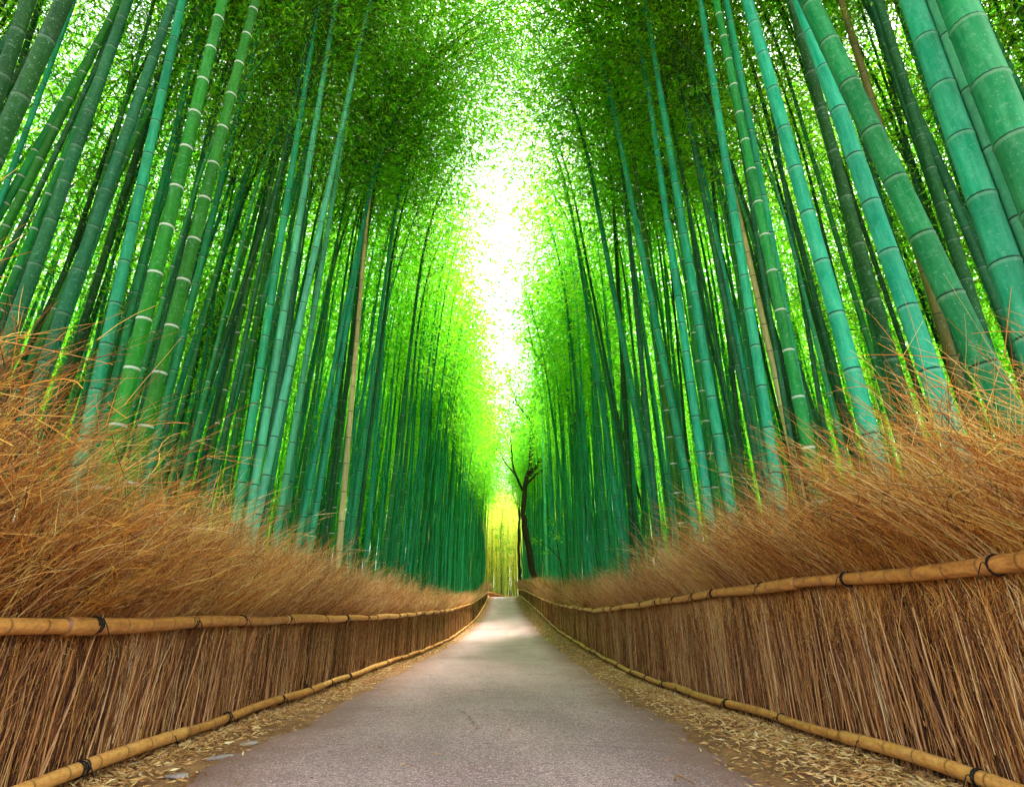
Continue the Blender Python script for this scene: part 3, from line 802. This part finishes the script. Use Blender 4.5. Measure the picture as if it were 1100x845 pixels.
bpy.context.view_layer.update()
for o in (e1, e2): o.parent = root; o.matrix_parent_inverse = root.matrix_world.inverted()

# ------------------------------------------------------------------ leaf litter, stones, twig
rg = np.random.default_rng(8)
def litter(n, side, y0, y1, sz):
    y = y0 + (y1 - y0) * rg.random(n) ** 1.3
    a = (road_l(y) if side < 0 else road_r(y)); b = side * (halfw(y) + 0.25)
    t = np.clip(1 - np.abs(rg.normal(0, 0.40, n)), -0.14, 1.0)
    x = a + (b - a) * t
    z = np.maximum(ground(x, y), plan(x, y) - 0.01) + 0.008 + 0.03 * rg.random(n) * t.clip(0, 1)
    ang = rg.random(n) * 2 * np.pi
    D = np.stack([np.cos(ang), np.sin(ang), rg.normal(0.05, 0.22, n)], -1)
    L = sz * rg.uniform(0.5, 1.3, n)
    V, Q = leaf_quads(np.stack([x, y, z], -1), D, L, L * rg.uniform(.13, .24, n), rg, 0.12)
    V[:, 2] = np.maximum(V[:, 2], np.maximum(ground(V[:, 0], V[:, 1]), plan(V[:, 0], V[:, 1]) - 0.01) + 0.004)
    return V, Q, {'tone': np.repeat(rg.beta(2, 1.6, n), 4)}
ps = [litter(16000, -1, 1.5, 14, .078), litter(26000, 1, 1.5, 14, .078), litter(9000, -1, 14, 70, .12), litter(12000, 1, 14, 70, .12)]
n = 260
y = 3 + 55 * rg.random(n) ** 1.6; x = road_l(y) + (road_r(y) - road_l(y)) * rg.random(n)
ang = rg.random(n) * 7
V, Q = leaf_quads(np.stack([x, y, plan(x, y) + .022], -1), np.stack([np.cos(ang), np.sin(ang), 0 * ang], -1), .06 * rg.uniform(.4, 1.2, n), .014 * rg.uniform(.6, 1.2, n), rg, .1)
V[:, 2] = np.maximum(V[:, 2], plan(V[:, 0], V[:, 1]) + .018)
ps.append((V, Q, {'tone': np.repeat(rg.uniform(0.1, .6, n), 4)}))
V, Q, at = join(ps)
tag(mk('leaf_litter', V, Q, LITTER, None, at, smooth=False), 'dry fallen bamboo leaves along both edges of the path', 'fallen leaves', None, 'stuff')

def stone(x, y, a, b, h, rz, label, seed):
    rg = np.random.default_rng(seed)
    import bmesh
    bm = bmesh.new(); bmesh.ops.create_icosphere(bm, subdivisions=3, radius=1)
    dirs = rg.normal(size=(9, 3)); dirs /= np.linalg.norm(dirs, axis=1, keepdims=True); cut = rg.uniform(0.62, 0.9, 9)
    for v in bm.verts:
        p = np.array(v.co)
        for d_, c_ in zip(dirs, cut):
            k_ = p @ d_
            if k_ > c_: p = p - d_ * (k_ - c_)
        v.co = (p[0] * a, p[1] * b, p[2] * h)
    me = bpy.data.meshes.new('stone'); bm.to_mesh(me); bm.free(); me.materials.append(STONE)
    o = link('stone', me); o.location = (x, y, float(max(ground(x, y), plan(x, y) - .02)) + h * 0.25); o.rotation_euler = (0, 0, rz)
    tag(o, label, 'stone', 'flat stones along the left edge of the path')
stone(-2.52, 4.52, .060, .045, .022, .4, 'small white stone lying on dry leaves at the lower left of the path', 1)
stone(-2.42, 4.42, .085, .05, .018, 1.0, 'flat grey stone nearest the bottom edge, left side of the path', 2)
stone(-2.46, 5.0, .10, .06, .02, .5, 'pale flat stone half sunk in soil, second from the bottom on the left', 3)
stone(-2.40, 5.55, .12, .05, .02, .9, 'long pale stone at the left path edge, third from the bottom', 4)
stone(-2.42, 6.2, .09, .05, .02, .7, 'pale stone at the left path edge, farthest of the row', 5)
u = np.linspace(0, 1, 12)
tx = 1.21 + 0.10 * u; ty = 4.62 + 0.09 * np.sin(u * 4.2) - .03 * u
V, Q = tubes(np.stack([tx, ty, plan(tx, ty) + .028 + .01 * np.sin(u * 3)], -1)[None], np.linspace(.008, .004, 12)[None], 6, cap=True)
tag(mk('twig', V, Q, CANE, None, {'tone': np.full(len(V), .1)}), 'small curled reddish twig lying on the asphalt at the bottom right', 'twig')

# ------------------------------------------------------------------ trees with dark bark
def tree(name, loc, limbs, clumps, label, cat, seed, lm=LEAF_TREE, lsize=.26, nper=220):
    """limbs: list of (points, r0, r1) relative to loc; clumps: (x,y,z,radius)"""
    rg = np.random.default_rng(seed)
    o = empty(name, loc); tag(o, label, cat)
    for q, (pts_, r0, r1) in enumerate(limbs):
        P = np.array(pts_, float)
        t0 = np.linspace(0, 1, len(P)); t1 = np.linspace(0, 1, len(P) * 5)
        C = np.stack([np.interp(t1, t0, P[:, j]) for j in range(3)], -1)
        for _ in range(3): C[1:-1] = (C[:-2] + C[1:-1] * 2 + C[2:]) / 4
        C[1:-1] += rg.normal(size=(len(C) - 2, 3)) * r0 * 0.12
        V, Q = tubes(C[None], (np.linspace(r0, r1, len(C)) * (1 + .06 * rg.normal(size=len(C))))[None], 9, cap=True)
        mk('trunk' if q == 0 else 'branch', V, Q, BARK, o, {'tone': np.clip(np.full(len(V), .45) + rg.normal(0, .1, len(V)), 0, 1)})
    parts = []
    for cx, cy, cz, r in clumps:
        n = int(nper * r * r)
        p = rg.normal(size=(n, 3)) * r * np.array([.5, .5, .32]) + np.array([cx, cy, cz])
        L = lsize * rg.uniform(.6, 1.2, n)
        V, Q = leaf_quads(p, rg.normal(size=(n, 3)) + np.array([0, 0, -.3]), L, L * .45, rg)
        parts.append((V, Q, {'tone': np.repeat(np.clip(rg.random() * .5 + .5 * rg.random(n), 0, 1), 4)}))
    if parts:
        V, Q, at = join(parts); mk('crown', V, Q, lm, o, at, smooth=False)
    return o
gx, gy = 2.75, 51.0
CROOK = tree('crooked_tree', (gx, gy, float(ground(gx, gy)) - .1), [
    ([(0, 0, 0), (-.25, 0, 2.5), (-.75, 0, 5.2), (-.7, 0, 7.6), (-.25, 0, 9.2), (-.1, 0, 12.5), (.1, 0, 14.6)], .25, .10),
    ([(-.35, 0, 8.6), (.6, .1, 9.8), (1.2, .2, 10.6), (2.0, .3, 12.6)], .16, .05),
    ([(-.15, 0, 11.6), (.7, .2, 11.0), (1.4, .3, 9.9)], .10, .04),
    ([(-.6, 0, 7.9), (.3, -.1, 8.8), (1.1, -.2, 9.2), (1.5, -.2, 10.6)], .09, .03),
    ([(-1.3, -.1, 8.6), (-2.2, -.2, 9.6), (-2.6, -.2, 10.9)], .05, .02),
    ([(-1.0, .1, 13.8), (-2.4, -.1, 14.6), (-3.0, -.1, 14.9)], .05, .02),
    ([(-.8, 0, 7.5), (-1.5, -.1, 9.0), (-1.7, -.1, 11.4)], .10, .04),
    ([(-.1, 0, 12.6), (-1.2, .1, 14.0), (-1.9, .1, 16.2)], .10, .03),
    ([(.1, 0, 14.4), (.3, 0, 16.5), (.2, .2, 19)], .10, .03),
    ([(.1, 0, 14.0), (1.2, 0, 15.6), (1.8, .2, 18)], .09, .03)],
    [(-2.0, -.3, 13.2, 1.0), (-1.6, -.4, 12.0, .8), (-2.5, -.2, 11.6, .7), (1.9, -.3, 12.4, .7), (-1.2, -.3, 14.4, .9), (1.2, -.3, 15.6, .9), (-1.6, 0, 16.6, 1.1), (.3, 0, 18.8, 1.5), (1.8, .3, 17.6, 1.3), (2.2, .3, 13.4, .8), (.8, 0, 21, 1.6), (-.8, 0, 19.5, 1.2), (-2.7, -.4, 10.6, .55), (1.5, -.4, 10.8, .6), (-3.0, -.3, 14.9, .7), (-1.9, -.4, 15.6, .8), (.4, -.5, 13.6, .7)],
    'crooked dark tree leaning over the right fence near the far end', 'tree', 3)
CROOK.scale = (1.3, 1.3, 1.3)
gx, gy = 2.05, 71.5
tree('slim_tree', (gx, gy, float(ground(gx, gy)) - .1), [
    ([(0, 0, 0), (-.15, 0, 3), (-.25, 0, 6.5), (-.1, 0, 10), (-.2, 0, 13)], .24, .09),
    ([(-.1, 0, 9.5), (.7, 0, 11.2), (1.2, 0, 13.2)], .08, .03),
    ([(-.15, 0, 10.5), (-.9, 0, 12.2), (-1.1, 0, 14)], .07, .03)],
    [(-.2, 0, 14, 1.4), (1.2, 0, 13.6, 1.1), (-1.1, 0, 14.6, 1.0), (-.4, 0, 16, 1.3)],
    'slim brown tree trunk standing left of the crooked dark tree', 'tree', 4, LEAF_SUN_TINT)
gx, gy = -0.45, 84.0
tree('young_tree', (gx, gy, float(ground(gx, gy)) - .1), [
    ([(0, 0, 0), (.05, 0, 3), (-.05, 0, 6), (0, 0, 9.5)], .15, .05)],
    [(.2, 0, 5.4, .6), (1.2, 0, 6.8, .7), (-.3, 0, 7.0, .6), (.7, 0, 7.9, .8), (-.2, 0, 8.8, .8), (.1, 0, 10, .9)],
    'young tree with tiered leaf tufts in the yellow light at the end of the path', 'tree', 6)
gx, gy = 4.75, 31.0
tree('dark_tree', (gx, gy, float(ground(gx, gy)) - .1), [
    ([(0, 0, 0), (.1, 0, 3), (-.2, 0, 6.5), (-.5, 0, 10.5), (-1.3, 0, 13.6), (-1.55, 0, 16.2)], .27, .11),
    ([(-1.2, 0, 13.3), (-2.4, 0, 14.4), (-3.1, 0, 15.8), (-3.4, 0, 18)], .13, .04),
    ([(-1.5, 0, 15.6), (-1.2, .2, 17.6), (-1.5, .3, 20)], .10, .03),
    ([(-.5, 0, 10.2), (.5, 0, 12.2), (.8, 0, 15)], .10, .03)],
    [(-3.4, 0, 18.4, .9), (-1.5, .3, 20.3, 1.3), (.8, 0, 15.6, 1.1), (-2.4, 0, 19.6, .9)],
    'dark trunked tree hidden among the right bamboo, its bare limb reaching towards the sky gap', 'tree', 7)
gx, gy = 3.0, 27.5
o = tree('leafy_sprig', (gx, gy, float(ground(gx, gy))), [
    ([(0, 0, 0), (-.2, 0, 2.2), (-.45, 0, 4.0), (-.8, 0, 5.0)], .03, .012),
    ([(-.3, 0, 3.2), (-.9, 0, 3.9), (-1.5, 0, 4.1)], .018, .008)],
    [(-.8, 0, 5.0, .36), (-1.5, 0, 4.1, .30), (-.45, 0, 4.3, .30), (-1.0, 0, 3.6, .25)],
    'small leafy sprig reaching out above the right brushwood', 'shrub', 9, LEAF, .12, 420)

# ------------------------------------------------------------------ camera, light
cam = bpy.data.cameras.new('camera'); co = bpy.data.objects.new('camera', cam); col.objects.link(co)
cam.sensor_width = 36; cam.lens = 36 * 600 / 1100; cam.clip_end = 2000; cam.clip_start = 0.05
co.location = (0, 0, 1.0); co.rotation_euler = (R(111), 0, -math.atan(9 * math.cos(R(21)) / 600))
sc.camera = co

SUN_EL, SUN_AZ = 68.0, 34.0      # azimuth from +Y (ahead) towards +X
w = bpy.data.worlds.new('World'); sc.world = w; w.use_nodes = True
nt = w.node_tree; nt.nodes.clear()
sky = nt.nodes.new('ShaderNodeTexSky'); sky.sky_type = 'NISHITA'; sky.sun_disc = False
sky.sun_elevation = R(SUN_EL); sky.sun_rotation = R(SUN_AZ); sky.air_density = 1.0; sky.dust_density = 4.0; sky.ozone_density = 0.6
hs = nt.nodes.new('ShaderNodeHueSaturation'); hs.inputs['Saturation'].default_value = 0.25
bg = nt.nodes.new('ShaderNodeBackground'); bg.inputs['Strength'].default_value = 0.15
ou = nt.nodes.new('ShaderNodeOutputWorld')
nt.links.new(sky.outputs[0], hs.inputs['Color']); nt.links.new(hs.outputs[0], bg.inputs['Color']); nt.links.new(bg.outputs[0], ou.inputs['Surface'])
sl = bpy.data.lights.new('sun', 'SUN'); sl.energy = 3.4; sl.angle = R(18); sl.color = (1.0, 0.93, 0.80)
so = bpy.data.objects.new('sun', sl); col.objects.link(so)
so.rotation_euler = (-R(90 - SUN_EL), 0, -R(SUN_AZ))   # high light from the right, softened by thin cloud
so.location = (0, 30, 60)

sc.view_settings.view_transform = 'Standard'; sc.view_settings.look = 'None'
sc.view_settings.exposure = 2.85; sc.view_settings.gamma = 1.0
sc.view_settings.use_curve_mapping = False
cy = sc.cycles
cy.max_bounces = 10; cy.diffuse_bounces = 7; cy.glossy_bounces = 2; cy.transmission_bounces = 4; cy.transparent_max_bounces = 4
cy.caustics_reflective = False; cy.caustics_refractive = False
cy.use_adaptive_sampling = True; cy.adaptive_threshold = 0.03
cy.use_denoising = True
